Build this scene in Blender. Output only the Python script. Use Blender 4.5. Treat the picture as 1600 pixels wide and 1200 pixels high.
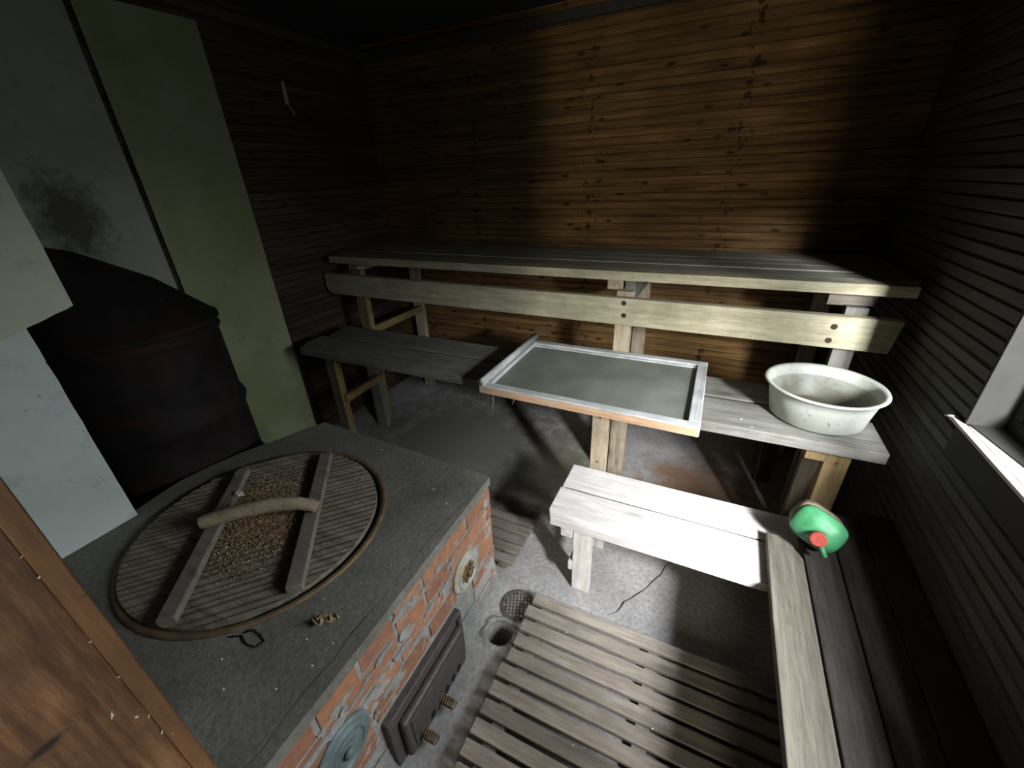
import bpy, bmesh, math, random
from mathutils import Vector, Matrix
from mathutils.geometry import tessellate_polygon
random.seed(7)
for o in list(bpy.data.objects): bpy.data.objects.remove(o)
C = bpy.context.scene.collection
PI = math.pi

# ------------------------------------------------------------------ camera
FPX = 643.647
cd = bpy.data.cameras.new('camera'); cam = bpy.data.objects.new('camera', cd); C.objects.link(cam)
cd.sensor_fit = 'HORIZONTAL'; cd.sensor_width = 36.0; cd.lens = 36.0*FPX/1600.0
cd.clip_start = .02; cd.clip_end = 100
Mw = ((0.9037798266, 0.426435741, -0.036531955), (0.161502323, -0.418836661, -0.893584272), (-0.396357193, 0.801703443, -0.447406488))
xa = Vector(Mw[0]); ya = -Vector(Mw[1]); za = -Vector(Mw[2])
m = Matrix((xa, ya, za)).transposed().to_4x4(); m.translation = Vector((0, 0, 1.6))
cam.matrix_world = m
bpy.context.scene.camera = cam

# ------------------------------------------------------------------ world, daylight, exposure
sc = bpy.context.scene
sc.view_settings.view_transform = 'Standard'; sc.view_settings.look = 'None'
sc.view_settings.gamma = 1; sc.view_settings.use_curve_mapping = False
sc.view_settings.exposure = 0.08
w = bpy.data.worlds.new('overcast_sky'); sc.world = w; w.use_nodes = True
w.node_tree.nodes['Background'].inputs[0].default_value = (.86, .95, 1, 1)
w.node_tree.nodes['Background'].inputs[1].default_value = 2.2

def area(name, loc, target, sx, sy, power, col, spread=180):
    l = bpy.data.lights.new(name, 'AREA'); l.shape = 'RECTANGLE'; l.size = sx; l.size_y = sy
    l.energy = power; l.color = col; l.spread = math.radians(spread)
    o = bpy.data.objects.new(name, l); C.objects.link(o); o.location = loc
    d = Vector(target)-Vector(loc); o.rotation_euler = d.to_track_quat('-Z', 'Y').to_euler()
    return o
# bright gap of sky seen slantwise through the window, and the duller sky straight outside it
area('window_daylight', (1.22, -.22, 1.84), (-.4, 1.15, .45), .40, .50, 460, (.93, .96, 1.0))
area('window_sky', (1.60, 1.05, 1.75), (-1.0, .9, .7), 1.2, .6, 80, (.90, .96, 1.0))
# dull daylight reaching the room through the porch behind the camera
area('porch_daylight', (.14, -2.45, 1.55), (-.25, 2.0, 1.2), .30, 1.4, 42, (1.0, .93, .74))

# ------------------------------------------------------------------ materials
def nodes(name):
    mt = bpy.data.materials.new(name); mt.use_nodes = True
    nt = mt.node_tree; b = nt.nodes['Principled BSDF']
    return mt, nt, b
def N(nt, t, **k):
    n = nt.nodes.new(t)
    for a, v in k.items(): setattr(n, a, v)
    return n
def ramp(nt, fac, stops):
    r = N(nt, 'ShaderNodeValToRGB'); e = r.color_ramp.elements
    e[0].position, e[0].color = stops[0][0], (*stops[0][1], 1)
    e[1].position, e[1].color = stops[1][0], (*stops[1][1], 1)
    for p, c in stops[2:]:
        q = e.new(p); q.color = (*c, 1)
    nt.links.new(fac, r.inputs[0]); return r.outputs[0]
def mix(nt, fac, a, b, mode='MIX'):
    x = N(nt, 'ShaderNodeMix', data_type='RGBA', blend_type=mode)
    for s, v in ((0, fac), (6, a), (7, b)):
        if isinstance(v, (int, float)): x.inputs[s].default_value = v
        elif isinstance(v, tuple): x.inputs[s].default_value = (*v, 1)
        else: nt.links.new(v, x.inputs[s])
    return x.outputs[2]
def noise(nt, vec, scale, detail=4, rough=.55):
    n = N(nt, 'ShaderNodeTexNoise'); n.inputs['Scale'].default_value = scale
    n.inputs['Detail'].default_value = detail; n.inputs['Roughness'].default_value = rough
    if vec is not None: nt.links.new(vec, n.inputs['Vector'])
    return n.outputs['Fac']
def mapping(nt, sc_, rot=(0, 0, 0), rnd=True):
    tc = N(nt, 'ShaderNodeTexCoord'); mp = N(nt, 'ShaderNodeMapping')
    mp.inputs['Scale'].default_value = sc_; mp.inputs['Rotation'].default_value = rot
    if rnd:
        oi = N(nt, 'ShaderNodeObjectInfo'); ml = N(nt, 'ShaderNodeMath', operation='MULTIPLY'); ml.inputs[1].default_value = 37.
        nt.links.new(oi.outputs['Random'], ml.inputs[0])
        ad = N(nt, 'ShaderNodeVectorMath', operation='ADD')
        nt.links.new(tc.outputs['Object'], ad.inputs[0]); nt.links.new(ml.outputs[0], ad.inputs[1])
        nt.links.new(ad.outputs[0], mp.inputs['Vector'])
    else: nt.links.new(tc.outputs['Object'], mp.inputs['Vector'])
    return mp.outputs[0]
def math_(nt, op, a, b=None):
    n = N(nt, 'ShaderNodeMath', operation=op)
    for i, v in enumerate((a, b)):
        if v is None: continue
        if isinstance(v, (int, float)): n.inputs[i].default_value = v
        else: nt.links.new(v, n.inputs[i])
    return n.outputs[0]
def bump(nt, b, h, strength, dist=.004):
    n = N(nt, 'ShaderNodeBump'); n.inputs['Strength'].default_value = strength; n.inputs['Distance'].default_value = dist
    nt.links.new(h, n.inputs['Height']); nt.links.new(n.outputs[0], b.inputs['Normal'])

def wood(name, dark, light, axis='x', rot=(0, 0, 0), dirt=(.10, .095, .075), dirt_amt=.5, knots=.5, rough=.85, spec=.2, vary=.25):
    mt, nt, b = nodes(name)
    s = {'x': (1, 12, 12), 'y': (12, 1, 12), 'z': (12, 12, 1)}[axis]
    v = mapping(nt, s, rot); v2 = mapping(nt, (1, 1, 1), rot)
    g1 = noise(nt, v, 3.2, 6, .62); g2 = noise(nt, v, 14, 4, .7)
    g = math_(nt, 'ADD', math_(nt, 'MULTIPLY', g1, .6), math_(nt, 'MULTIPLY', g2, .4))
    col = ramp(nt, g, [(.36, dark), (.62, light)])
    dm = noise(nt, v2, 7, 6, .65)
    dfac = ramp(nt, dm, [(.45, (0, 0, 0)), (.72, (dirt_amt,)*3)])
    col = mix(nt, dfac, col, dirt)
    # knots
    vo = N(nt, 'ShaderNodeTexVoronoi'); vo.inputs['Scale'].default_value = 1.0
    ks = {'x': (3.5, 9, 9), 'y': (9, 3.5, 9), 'z': (9, 9, 3.5)}[axis]
    nt.links.new(mapping(nt, ks, rot), vo.inputs['Vector'])
    kf = ramp(nt, vo.outputs['Distance'], [(.06, (knots,)*3), (.17, (0, 0, 0))])
    col = mix(nt, kf, col, tuple(c*.3 for c in dark))
    sp = noise(nt, v2, 150, 2, .5); sf = ramp(nt, sp, [(.70, (0, 0, 0)), (.76, (.6,)*3)])
    col = mix(nt, sf, col, tuple(c*.35 for c in dirt))
    oi = N(nt, 'ShaderNodeObjectInfo')
    hv = N(nt, 'ShaderNodeHueSaturation')
    nt.links.new(math_(nt, 'ADD', math_(nt, 'MULTIPLY', oi.outputs['Random'], vary), 1-vary/2), hv.inputs['Value'])
    nt.links.new(col, hv.inputs['Color']); nt.links.new(hv.outputs[0], b.inputs['Base Color'])
    b.inputs['Roughness'].default_value = rough; b.inputs['Specular IOR Level'].default_value = spec
    bump(nt, b, g, .5, .003)
    return mt

WOODS = {}
def W(kind, axis, rot=(0, 0, 0)):
    k = (kind, axis, rot)
    if k not in WOODS:
        d, l, dirt, da, kn, va = {
            'pale': ((.40, .37, .335), (.66, .63, .59), (.30, .27, .22), .35, .4, .12),
            'bench': ((.11, .107, .092), (.235, .228, .20), (.10, .096, .08), .6, .5, .2),
            'shelf': ((.22, .22, .17), (.40, .395, .32), (.15, .15, .11), .5, .3, .15),
            'back': ((.28, .25, .16), (.48, .44, .31), (.17, .155, .10), .5, .15, .1),
            'post': ((.24, .19, .13), (.48, .40, .29), (.15, .12, .08), .5, .5, .2),
            'ochre': ((.15, .105, .045), (.31, .22, .105), (.12, .09, .05), .5, .6, .2),
            'mat': ((.15, .125, .10), (.31, .27, .23), (.13, .115, .10), .6, .3, .3),
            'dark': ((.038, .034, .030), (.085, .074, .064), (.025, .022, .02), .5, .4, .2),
            'grey': ((.085, .073, .056), (.20, .175, .14), (.13, .12, .10), .6, .5, .2),
            'lid': ((.095, .078, .056), (.27, .235, .18), (.12, .10, .075), .5, .2, .2),
            'batten': ((.125, .112, .092), (.225, .205, .172), (.12, .11, .09), .5, .5, .15),
            'jamb': ((.16, .055, .018), (.48, .21, .085), (.13, .045, .02), .45, .35, .0),
            'red': ((.20, .08, .05), (.42, .20, .13), (.15, .08, .05), .5, .2, .0),
            'sash': ((.30, .31, .31), (.62, .63, .62), (.20, .20, .18), .6, .1, .1),
            'sashside': ((.36, .21, .11), (.62, .42, .27), (.40, .38, .34), .6, .2, .0),
        }[kind]
        WOODS[k] = wood('wood_'+kind+'_'+axis, d, l, axis, rot, dirt, da, kn, vary=va)
    return WOODS[k]

def plain(name, col, rough=.8, metal=0., nscale=20, var=.35, spec=.3, spots=None, bmp=.3):
    mt, nt, b = nodes(name); v = mapping(nt, (1, 1, 1))
    n = noise(nt, v, nscale, 7, .65)
    c = ramp(nt, n, [(.3, tuple(x*(1-var) for x in col)), (.7, tuple(min(1, x*(1+var)) for x in col))])
    if spots:
        n2 = noise(nt, v, spots[1], 4, .6); f = ramp(nt, n2, [(spots[2], (0, 0, 0)), (spots[2]+.08, (1, 1, 1))])
        c = mix(nt, f, c, spots[0])
    nt.links.new(c, b.inputs['Base Color']); b.inputs['Roughness'].default_value = rough
    b.inputs['Metallic'].default_value = metal; b.inputs['Specular IOR Level'].default_value = spec
    if bmp: bump(nt, b, n, bmp, .003)
    return mt

def boards_mat(name, dark, light, pitch, axis, extra=None, spot=.9):
    """long horizontal boards; tone varies from board to board, dark knots and nail stains"""
    mt, nt, b = nodes(name)
    s = (1, 14, 14) if axis == 'x' else (14, 1, 14)
    v = mapping(nt, s, rnd=False); v1 = mapping(nt, (1, 1, 1), rnd=False)
    sep = N(nt, 'ShaderNodeSeparateXYZ'); nt.links.new(v1, sep.inputs[0])
    idx = math_(nt, 'FLOOR', math_(nt, 'DIVIDE', sep.outputs['Z'], pitch))
    wn = N(nt, 'ShaderNodeTexWhiteNoise', noise_dimensions='1D'); nt.links.new(idx, wn.inputs['W'])
    g = noise(nt, v, 3, 6, .65)
    c = ramp(nt, g, [(.32, dark), (.66, light)])
    hv = N(nt, 'ShaderNodeHueSaturation'); nt.links.new(math_(nt, 'ADD', math_(nt, 'MULTIPLY', wn.outputs['Value'], .5), .75), hv.inputs['Value'])
    nt.links.new(c, hv.inputs['Color']); c = hv.outputs[0]
    ks = (1.6, 9, 9) if axis == 'x' else (9, 1.6, 9)
    vo = N(nt, 'ShaderNodeTexVoronoi'); vo.inputs['Scale'].default_value = 1.4; nt.links.new(mapping(nt, (4.5, 9, 12) if axis == 'x' else (9, 4.5, 12), rnd=False), vo.inputs['Vector'])
    c = mix(nt, ramp(nt, vo.outputs['Distance'], [(.10, (spot,)*3), (.2, (0, 0, 0))]), c, tuple(x*.15 for x in dark))
    cl = noise(nt, v1, 2.2, 5, .6)
    c = mix(nt, ramp(nt, cl, [(.42, (0, 0, 0)), (.7, (.6,)*3)]), c, tuple(x*.6 for x in dark))
    if extra: c = extra(nt, sep, v1, c)
    nt.links.new(c, b.inputs['Base Color']); b.inputs['Roughness'].default_value = .8; b.inputs['Specular IOR Level'].default_value = .2
    bump(nt, b, g, .4, .003)
    return mt

def nailcols(nt, sep, v1, c):
    # rust blots round the nails, one column per stud
    n = noise(nt, v1, 26, 3, .6)
    for x0 in (-1.55, -.76, .01):
        d = math_(nt, 'ABSOLUTE', math_(nt, 'SUBTRACT', sep.outputs['X'], x0))
        f = math_(nt, 'SUBTRACT', math_(nt, 'ADD', n, -.50), math_(nt, 'MULTIPLY', d, 2.2))
        c = mix(nt, ramp(nt, f, [(.02, (0, 0, 0)), (.08, (.85,)*3)]), c, (.015, .01, .006))
    return c

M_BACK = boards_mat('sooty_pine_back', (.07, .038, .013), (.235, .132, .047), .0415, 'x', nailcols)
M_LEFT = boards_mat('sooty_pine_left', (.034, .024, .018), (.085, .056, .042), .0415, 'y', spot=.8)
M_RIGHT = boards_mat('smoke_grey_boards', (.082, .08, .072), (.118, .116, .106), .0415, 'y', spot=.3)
M_CEIL = plain('soot_black_ceiling', (.035, .032, .029), .9)
M_REVEAL = plain('dark_grey_board', (.035, .034, .031), .85, 0, 8, .2)
M_COVE = plain('sooty_trim', (.05, .045, .038), .9)

def concrete(name, a, b_, c3, sc_=3., fine=60, speck=.6):
    mt, nt, b = nodes(name); v = mapping(nt, (1, 1, 1), rnd=False)
    n1 = noise(nt, v, sc_, 8, .6); n2 = noise(nt, v, fine, 5, .65)
    c = ramp(nt, n1, [(.3, a), (.6, b_), (.75, c3)])
    c = mix(nt, ramp(nt, n2, [(.35, (.45,)*3), (.62, (0, 0, 0))]), c, tuple(x*.45 for x in a))
    n3 = noise(nt, v, 190, 2, .5)
    c = mix(nt, ramp(nt, n3, [(.70, (0, 0, 0)), (.75, (speck,)*3)]), c, tuple(x*.2 for x in a))
    n4 = noise(nt, v, 130, 2, .5)
    c = mix(nt, ramp(nt, n4, [(.74, (0, 0, 0)), (.79, (speck,)*3)]), c, (.55, .54, .48))
    nt.links.new(c, b.inputs['Base Color']); b.inputs['Roughness'].default_value = .92; b.inputs['Specular IOR Level'].default_value = .2
    bump(nt, b, n2, .6, .006)
    return mt, nt, b, c, v
M_FLOOR, nt, b, c, v = concrete('worn_concrete_floor', (.225, .215, .205), (.43, .415, .405), (.58, .56, .55), 2.6)
sep = N(nt, 'ShaderNodeSeparateXYZ'); nt.links.new(v, sep.inputs[0])
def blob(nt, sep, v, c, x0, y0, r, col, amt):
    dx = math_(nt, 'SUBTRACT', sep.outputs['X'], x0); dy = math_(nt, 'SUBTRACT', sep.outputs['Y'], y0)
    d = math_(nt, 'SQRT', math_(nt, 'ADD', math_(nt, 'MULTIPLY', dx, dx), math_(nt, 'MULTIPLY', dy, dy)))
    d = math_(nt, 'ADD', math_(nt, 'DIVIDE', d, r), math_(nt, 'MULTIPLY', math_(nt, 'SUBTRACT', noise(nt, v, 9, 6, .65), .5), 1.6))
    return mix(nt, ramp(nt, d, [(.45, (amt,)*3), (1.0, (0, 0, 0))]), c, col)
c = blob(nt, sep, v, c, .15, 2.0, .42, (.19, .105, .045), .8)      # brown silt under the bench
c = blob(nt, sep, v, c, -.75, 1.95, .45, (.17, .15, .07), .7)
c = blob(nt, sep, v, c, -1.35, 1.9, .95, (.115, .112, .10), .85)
nt.links.new(c, b.inputs['Base Color'])
M_SLAB, nt, b, c, v = concrete('stove_top_cement', (.13, .128, .105), (.215, .21, .178), (.29, .28, .24), 4., 70, .5)

def sheet_mat(name, a, b_, stain=None, light=(.5, .52, .47)):
    mt, nt, b = nodes(name); v = mapping(nt, (1, 1, 1), rnd=False)
    n1 = noise(nt, v, 2.0, 5, .6); n2 = noise(nt, v, 14, 6, .7)
    c = ramp(nt, n1, [(.35, a), (.65, b_)])
    c = mix(nt, ramp(nt, n2, [(.55, (0, 0, 0)), (.8, (.5,)*3)]), c, tuple(x*.5 for x in a))
    n3 = noise(nt, v, 75, 2, .5); c = mix(nt, ramp(nt, n3, [(.72, (0, 0, 0)), (.78, (.7,)*3)]), c, (.04, .045, .03))
    if stain:
        sp = N(nt, 'ShaderNodeSeparateXYZ'); nt.links.new(v, sp.inputs[0])
        dy = math_(nt, 'SUBTRACT', sp.outputs['Y'], stain[0]); dz = math_(nt, 'MULTIPLY', math_(nt, 'SUBTRACT', sp.outputs['Z'], stain[1]), .7)
        d = math_(nt, 'SQRT', math_(nt, 'ADD', math_(nt, 'MULTIPLY', dy, dy), math_(nt, 'MULTIPLY', dz, dz)))
        d = math_(nt, 'ADD', math_(nt, 'DIVIDE', d, .14), math_(nt, 'MULTIPLY', math_(nt, 'SUBTRACT', noise(nt, v, 18, 8, .75), .5), 1.9))
        c = mix(nt, ramp(nt, d, [(.4, (.85,)*3), (1.1, (0, 0, 0))]), c, (.05, .05, .042))
    nt.links.new(c, b.inputs['Base Color']); b.inputs['Roughness'].default_value = .85; b.inputs['Specular IOR Level'].default_value = .25
    bump(nt, b, n2, .2, .003)
    return mt
M_SHEET_A = sheet_mat('mossy_cement_sheet', (.20, .235, .115), (.30, .335, .20))
M_SHEET_B = sheet_mat('stained_cement_sheet', (.25, .27, .23), (.33, .355, .31), (.84, 1.52))
M_SHEET_L = sheet_mat('pale_cement_sheet', (.44, .49, .46), (.58, .63, .60))
M_SHEET_U = sheet_mat('pale_green_cement_sheet', (.42, .46, .34), (.54, .57, .45))
M_DRUM = plain('scorched_steel_drum', (.014, .011, .010), .75, .2, 9, .5, .2, ((.026, .013, .010), 4, .52))
M_RUST = plain('rusted_iron', (.13, .105, .095), .7, .4, 40, .4)
M_IRON = plain('grey_brown_cast_iron', (.115, .095, .092), .62, .5, 60, .3)
M_RIM = plain('rusty_kettle_rim', (.17, .115, .065), .65, .4, 30, .4)
M_POT = plain('sooty_kettle', (.03, .028, .025), .6, .5)
M_BLACK = plain('black_soot', (.008, .008, .008), .95, bmp=0)
M_GAPSHADE = plain('gap_shade_tone', (.03, .027, .022), .95)  # near-black tone for the painted shade in the plank gaps
M_COVER = plain('limewashed_iron', (.34, .36, .32), .7, .1, 26, .4, .3, ((.40, .31, .16), 17, .52))
M_COVER2 = plain('grey_painted_iron', (.13, .165, .165), .65, .1, 20, .4)
mt, nt, b = nodes('chalky_enamel'); M_BASIN = mt
v = mapping(nt, (1, 1, 1), rnd=False); sep = N(nt, 'ShaderNodeSeparateXYZ'); nt.links.new(v, sep.inputs[0])
c = ramp(nt, noise(nt, v, 9, 6, .6), [(.3, (.38, .39, .33)), (.7, (.53, .545, .48))])
rr = math_(nt, 'SQRT', math_(nt, 'ADD', math_(nt, 'MULTIPLY', sep.outputs['X'], sep.outputs['X']), math_(nt, 'MULTIPLY', sep.outputs['Y'], sep.outputs['Y'])))
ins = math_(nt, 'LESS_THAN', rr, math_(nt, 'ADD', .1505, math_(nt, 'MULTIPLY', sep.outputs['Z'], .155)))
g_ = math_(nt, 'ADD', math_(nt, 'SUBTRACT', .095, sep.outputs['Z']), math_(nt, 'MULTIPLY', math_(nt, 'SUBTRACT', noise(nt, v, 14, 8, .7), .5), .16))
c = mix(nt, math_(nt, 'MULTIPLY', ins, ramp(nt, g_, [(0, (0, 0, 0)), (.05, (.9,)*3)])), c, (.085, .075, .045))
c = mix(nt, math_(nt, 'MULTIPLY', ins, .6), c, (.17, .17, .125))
c = mix(nt, ramp(nt, noise(nt, v, 60, 3, .6), [(.64, (0, 0, 0)), (.70, (.75,)*3)]), c, (.20, .20, .15))
nt.links.new(c, b.inputs['Base Color']); b.inputs['Roughness'].default_value = .45
M_JUGG = plain('green_plastic', (.045, .20, .085), .4, 0, 30, .3, .4, None, .25)
M_JUGB = plain('dirty_tan_plastic', (.19, .15, .10), .7, 0, 30, .5)
M_RED = plain('red_plastic', (.24, .035, .025), .5, 0, 30, .3)
M_CHIP = plain('pale_chip', (.55, .54, .47), .9, bmp=0)
M_CHAFF = plain('brown_chaff', (.30, .19, .08), .9, 0, 90, .6, bmp=0)
M_LEAF = plain('dry_leaf', (.30, .24, .13), .9, 0, 40, .5)
M_WIRE = plain('rusty_wire', (.05, .04, .03), .7, .5)
M_PLASTER = concrete('rubbed_mortar', (.20, .20, .19), (.32, .315, .295), (.42, .41, .36), 6, 50, .4)[0]
M_WEB = plain('cobweb', (.45, .45, .43), .9, bmp=0)
M_HANDLE = wood('wood_handle', (.25, .19, .12), (.45, .37, .26), 'x', (0, 0, 0), (.2, .17, .12), .4, .2)

mt, nt, b = nodes('old_red_brick'); M_BRICK = mt
geo = N(nt, 'ShaderNodeNewGeometry'); v = mapping(nt, (1, 1, 1), rnd=False)
c = ramp(nt, geo.outputs['Random Per Island'], [(0., (.20, .095, .055)), (.35, (.40, .175, .085)), (.7, (.29, .125, .07)), (1., (.42, .20, .11))])
n = noise(nt, v, 45, 6, .7); c = mix(nt, ramp(nt, n, [(.35, (.6,)*3), (.6, (0, 0, 0))]), c, (.13, .075, .055))
sep = N(nt, 'ShaderNodeSeparateXYZ'); nt.links.new(v, sep.inputs[0])
n = noise(nt, v, 9, 6, .7)
low = math_(nt, 'MULTIPLY', math_(nt, 'SUBTRACT', .50, sep.outputs['Z']), .55)   # lime smear, thicker towards the foot
c = mix(nt, ramp(nt, math_(nt, 'ADD', n, low), [(.64, (0, 0, 0)), (.70, (.85,)*3)]), c, (.33, .33, .315))
nt.links.new(c, b.inputs['Base Color']); b.inputs['Roughness'].default_value = .9; bump(nt, b, noise(nt, v, 60, 6, .7), .6, .004)

mt, nt, b = nodes('dusty_pane'); M_DUSTY = mt
v = mapping(nt, (1, 1, 1), rnd=False); n = noise(nt, v, 5, 7, .6)
c = ramp(nt, n, [(.3, (.15, .16, .13)), (.7, (.27, .285, .245))])
c = mix(nt, ramp(nt, noise(nt, v, 160, 2, .5), [(.72, (0, 0, 0)), (.77, (.6,)*3)]), c, (.5, .5, .45))
nt.links.new(c, b.inputs['Base Color']); b.inputs['Roughness'].default_value = .55; b.inputs['Specular IOR Level'].default_value = .3
tr = N(nt, 'ShaderNodeBsdfTransparent'); ms = N(nt, 'ShaderNodeMixShader'); ms.inputs[0].default_value = .82
nt.links.new(tr.outputs[0], ms.inputs[1]); nt.links.new(b.outputs[0], ms.inputs[2])
nt.links.new(ms.outputs[0], nt.nodes['Material Output'].inputs[0])
mt, nt, b = nodes('window_glass'); M_GLASS = mt
tr = N(nt, 'ShaderNodeBsdfTransparent'); gl = N(nt, 'ShaderNodeBsdfGlossy'); gl.inputs['Roughness'].default_value = .05
ms = N(nt, 'ShaderNodeMixShader'); ms.inputs[0].default_value = .06
nt.links.new(tr.outputs[0], ms.inputs[1]); nt.links.new(gl.outputs[0], ms.inputs[2]); nt.links.new(ms.outputs[0], nt.nodes['Material Output'].inputs[0])

# ------------------------------------------------------------------ mesh helpers
class MB:
    def __init__(self): self.bm = bmesh.new()
    def box(self, x0, x1, y0, y1, z0, z1, mat=None, jit=0):
        vs = [self.bm.verts.new((x, y, z)) for z in (z0, z1) for x, y in ((x0, y0), (x1, y0), (x1, y1), (x0, y1))]
        if jit:
            for q in vs: q.co += Vector([random.uniform(-jit, jit) for _ in range(3)])
        if mat is not None:
            for q in vs: q.co = mat @ q.co
        for f in ((3, 2, 1, 0), (4, 5, 6, 7), (0, 1, 5, 4), (1, 2, 6, 5), (2, 3, 7, 6), (3, 0, 4, 7)): self.bm.faces.new([vs[i] for i in f])
        return self
    def beam(self, a, b_, wd, ht, up=(0, 0, 1)):
        """rectangular bar from a to b, wd across, ht along up"""
        a = Vector(a); b_ = Vector(b_); d = (b_-a); L = d.length; d.normalize(); up = Vector(up)
        s = d.cross(up).normalized(); u = s.cross(d).normalized()
        vs = []
        for p in (a, b_):
            for i, j in ((-1, -1), (1, -1), (1, 1), (-1, 1)): vs.append(self.bm.verts.new(p+s*i*wd/2+u*j*ht/2))
        for f in ((0, 1, 2, 3), (7, 6, 5, 4), (0, 4, 5, 1), (1, 5, 6, 2), (2, 6, 7, 3), (3, 7, 4, 0)): self.bm.faces.new([vs[i] for i in f])
        return self
    def prism(self, poly, z0, z1):
        """polygon (x,y) extruded in z"""
        lo = [self.bm.verts.new((p[0], p[1], z0)) for p in poly]; hi = [self.bm.verts.new((p[0], p[1], z1)) for p in poly]
        self.bm.faces.new(lo[::-1]); self.bm.faces.new(hi)
        n = len(poly)
        for i in range(n): self.bm.faces.new((lo[i], lo[(i+1) % n], hi[(i+1) % n], hi[i]))
        return self
    def holed(self, outer, holes, z0, z1):
        loops = [outer]+holes
        tris = tessellate_polygon([[Vector((p[0], p[1], 0)) for p in l] for l in loops])
        flat = [p for l in loops for p in l]
        hi = [self.bm.verts.new((p[0], p[1], z1)) for p in flat]; lo = [self.bm.verts.new((p[0], p[1], z0)) for p in flat]
        for t in tris:
            try:
                self.bm.faces.new([hi[i] for i in t]); self.bm.faces.new([lo[i] for i in t[::-1]])
            except ValueError: pass
        k = 0
        for l in loops:
            n = len(l)
            for i in range(n):
                a, c_ = k+i, k+(i+1) % n; self.bm.faces.new((lo[a], lo[c_], hi[c_], hi[a]))
            k += n
        return self
    def lathe(self, prof, c_=(0, 0, 0), seg=48, mat=None, close=False):
        rings = []
        for r, z in prof:
            if r < 1e-6: rings.append([self.bm.verts.new((0, 0, z))])
            else: rings.append([self.bm.verts.new((r*math.cos(2*PI*k/seg), r*math.sin(2*PI*k/seg), z)) for k in range(seg)])
        T = Matrix.Translation(c_) @ (mat if mat is not None else Matrix.Identity(4))
        for rg in rings:
            for q in rg: q.co = T @ q.co
        pairs = list(zip(rings, rings[1:]))+([(rings[-1], rings[0])] if close else [])
        for A, B in pairs:
            for k in range(seg):
                k2 = (k+1) % seg
                if len(A) == 1 and len(B) == 1: break
                if len(A) == 1: self.bm.faces.new((A[0], B[k2], B[k]))
                elif len(B) == 1: self.bm.faces.new((A[k], A[k2], B[0]))
                else: self.bm.faces.new((A[k], A[k2], B[k2], B[k]))
        return self
    def tube(self, pts, r, seg=10, cap=True):
        pts = [Vector(p) for p in pts]; rs = r if isinstance(r, (list, tuple)) else [r]*len(pts)
        up = Vector((0, 0, 1)); rings = []
        for i, p in enumerate(pts):
            d = (pts[min(i+1, len(pts)-1)]-pts[max(i-1, 0)]).normalized()
            if abs(d.dot(up)) > .95: u0 = Vector((1, 0, 0))
            else: u0 = up
            s = d.cross(u0).normalized(); u = s.cross(d)
            rings.append([self.bm.verts.new(p+(s*math.cos(2*PI*k/seg)+u*math.sin(2*PI*k/seg))*rs[i]) for k in range(seg)])
        for A, B in zip(rings, rings[1:]):
            for k in range(seg): self.bm.faces.new((A[k], A[(k+1) % seg], B[(k+1) % seg], B[k]))
        if cap: self.bm.faces.new(rings[0][::-1]); self.bm.faces.new(rings[-1])
        return self
    def loft(self, rings, cap=True):
        R_ = [[self.bm.verts.new(p) for p in r] for r in rings]; n = len(R_[0])
        for A, B in zip(R_, R_[1:]):
            for k in range(n): self.bm.faces.new((A[k], A[(k+1) % n], B[(k+1) % n], B[k]))
        if cap: self.bm.faces.new(R_[0][::-1]); self.bm.faces.new(R_[-1])
        return self
    def build(self, name, mat, parent=None, bevel=0, smooth=False, sub=0, seg=2):
        bmesh.ops.recalc_face_normals(self.bm, faces=self.bm.faces)
        off = parent_loc(parent)
        if off.length: bmesh.ops.translate(self.bm, verts=self.bm.verts, vec=-off)
        me = bpy.data.meshes.new(name); self.bm.to_mesh(me); self.bm.free()
        o = bpy.data.objects.new(name, me); C.objects.link(o)
        for mm in (mat if isinstance(mat, (list, tuple)) else [mat]): me.materials.append(mm)
        if parent is not None: o.parent = parent
        if smooth:
            for p in me.polygons: p.use_smooth = True
        if bevel:
            md = o.modifiers.new('bevel', 'BEVEL'); md.width = bevel; md.segments = seg; md.limit_method = 'ANGLE'; md.angle_limit = math.radians(40)
        if sub:
            md = o.modifiers.new('sub', 'SUBSURF'); md.levels = sub; md.render_levels = sub
        return o
def parent_loc(p):
    v_ = Vector((0, 0, 0))
    while p is not None: v_ += p.location; p = p.parent
    return v_
def thing(name, label, cat, loc, group=None):
    o = bpy.data.objects.new(name, None); C.objects.link(o); o.location = loc; o.empty_display_size = .05
    o['label'] = label; o['category'] = cat
    if group: o['group'] = group
    return o
def tag(o, label, cat, group=None, kind=None):
    o['label'] = label; o['category'] = cat
    if group: o['group'] = group
    if kind: o['kind'] = kind
    return o
def origin_to(o, loc):
    loc = Vector(loc); o.data.transform(Matrix.Translation(-loc)); o.location = loc; return o
def struct(o, label, cat):
    o['kind'] = 'structure'; o['label'] = label; o['category'] = cat; return o

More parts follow.
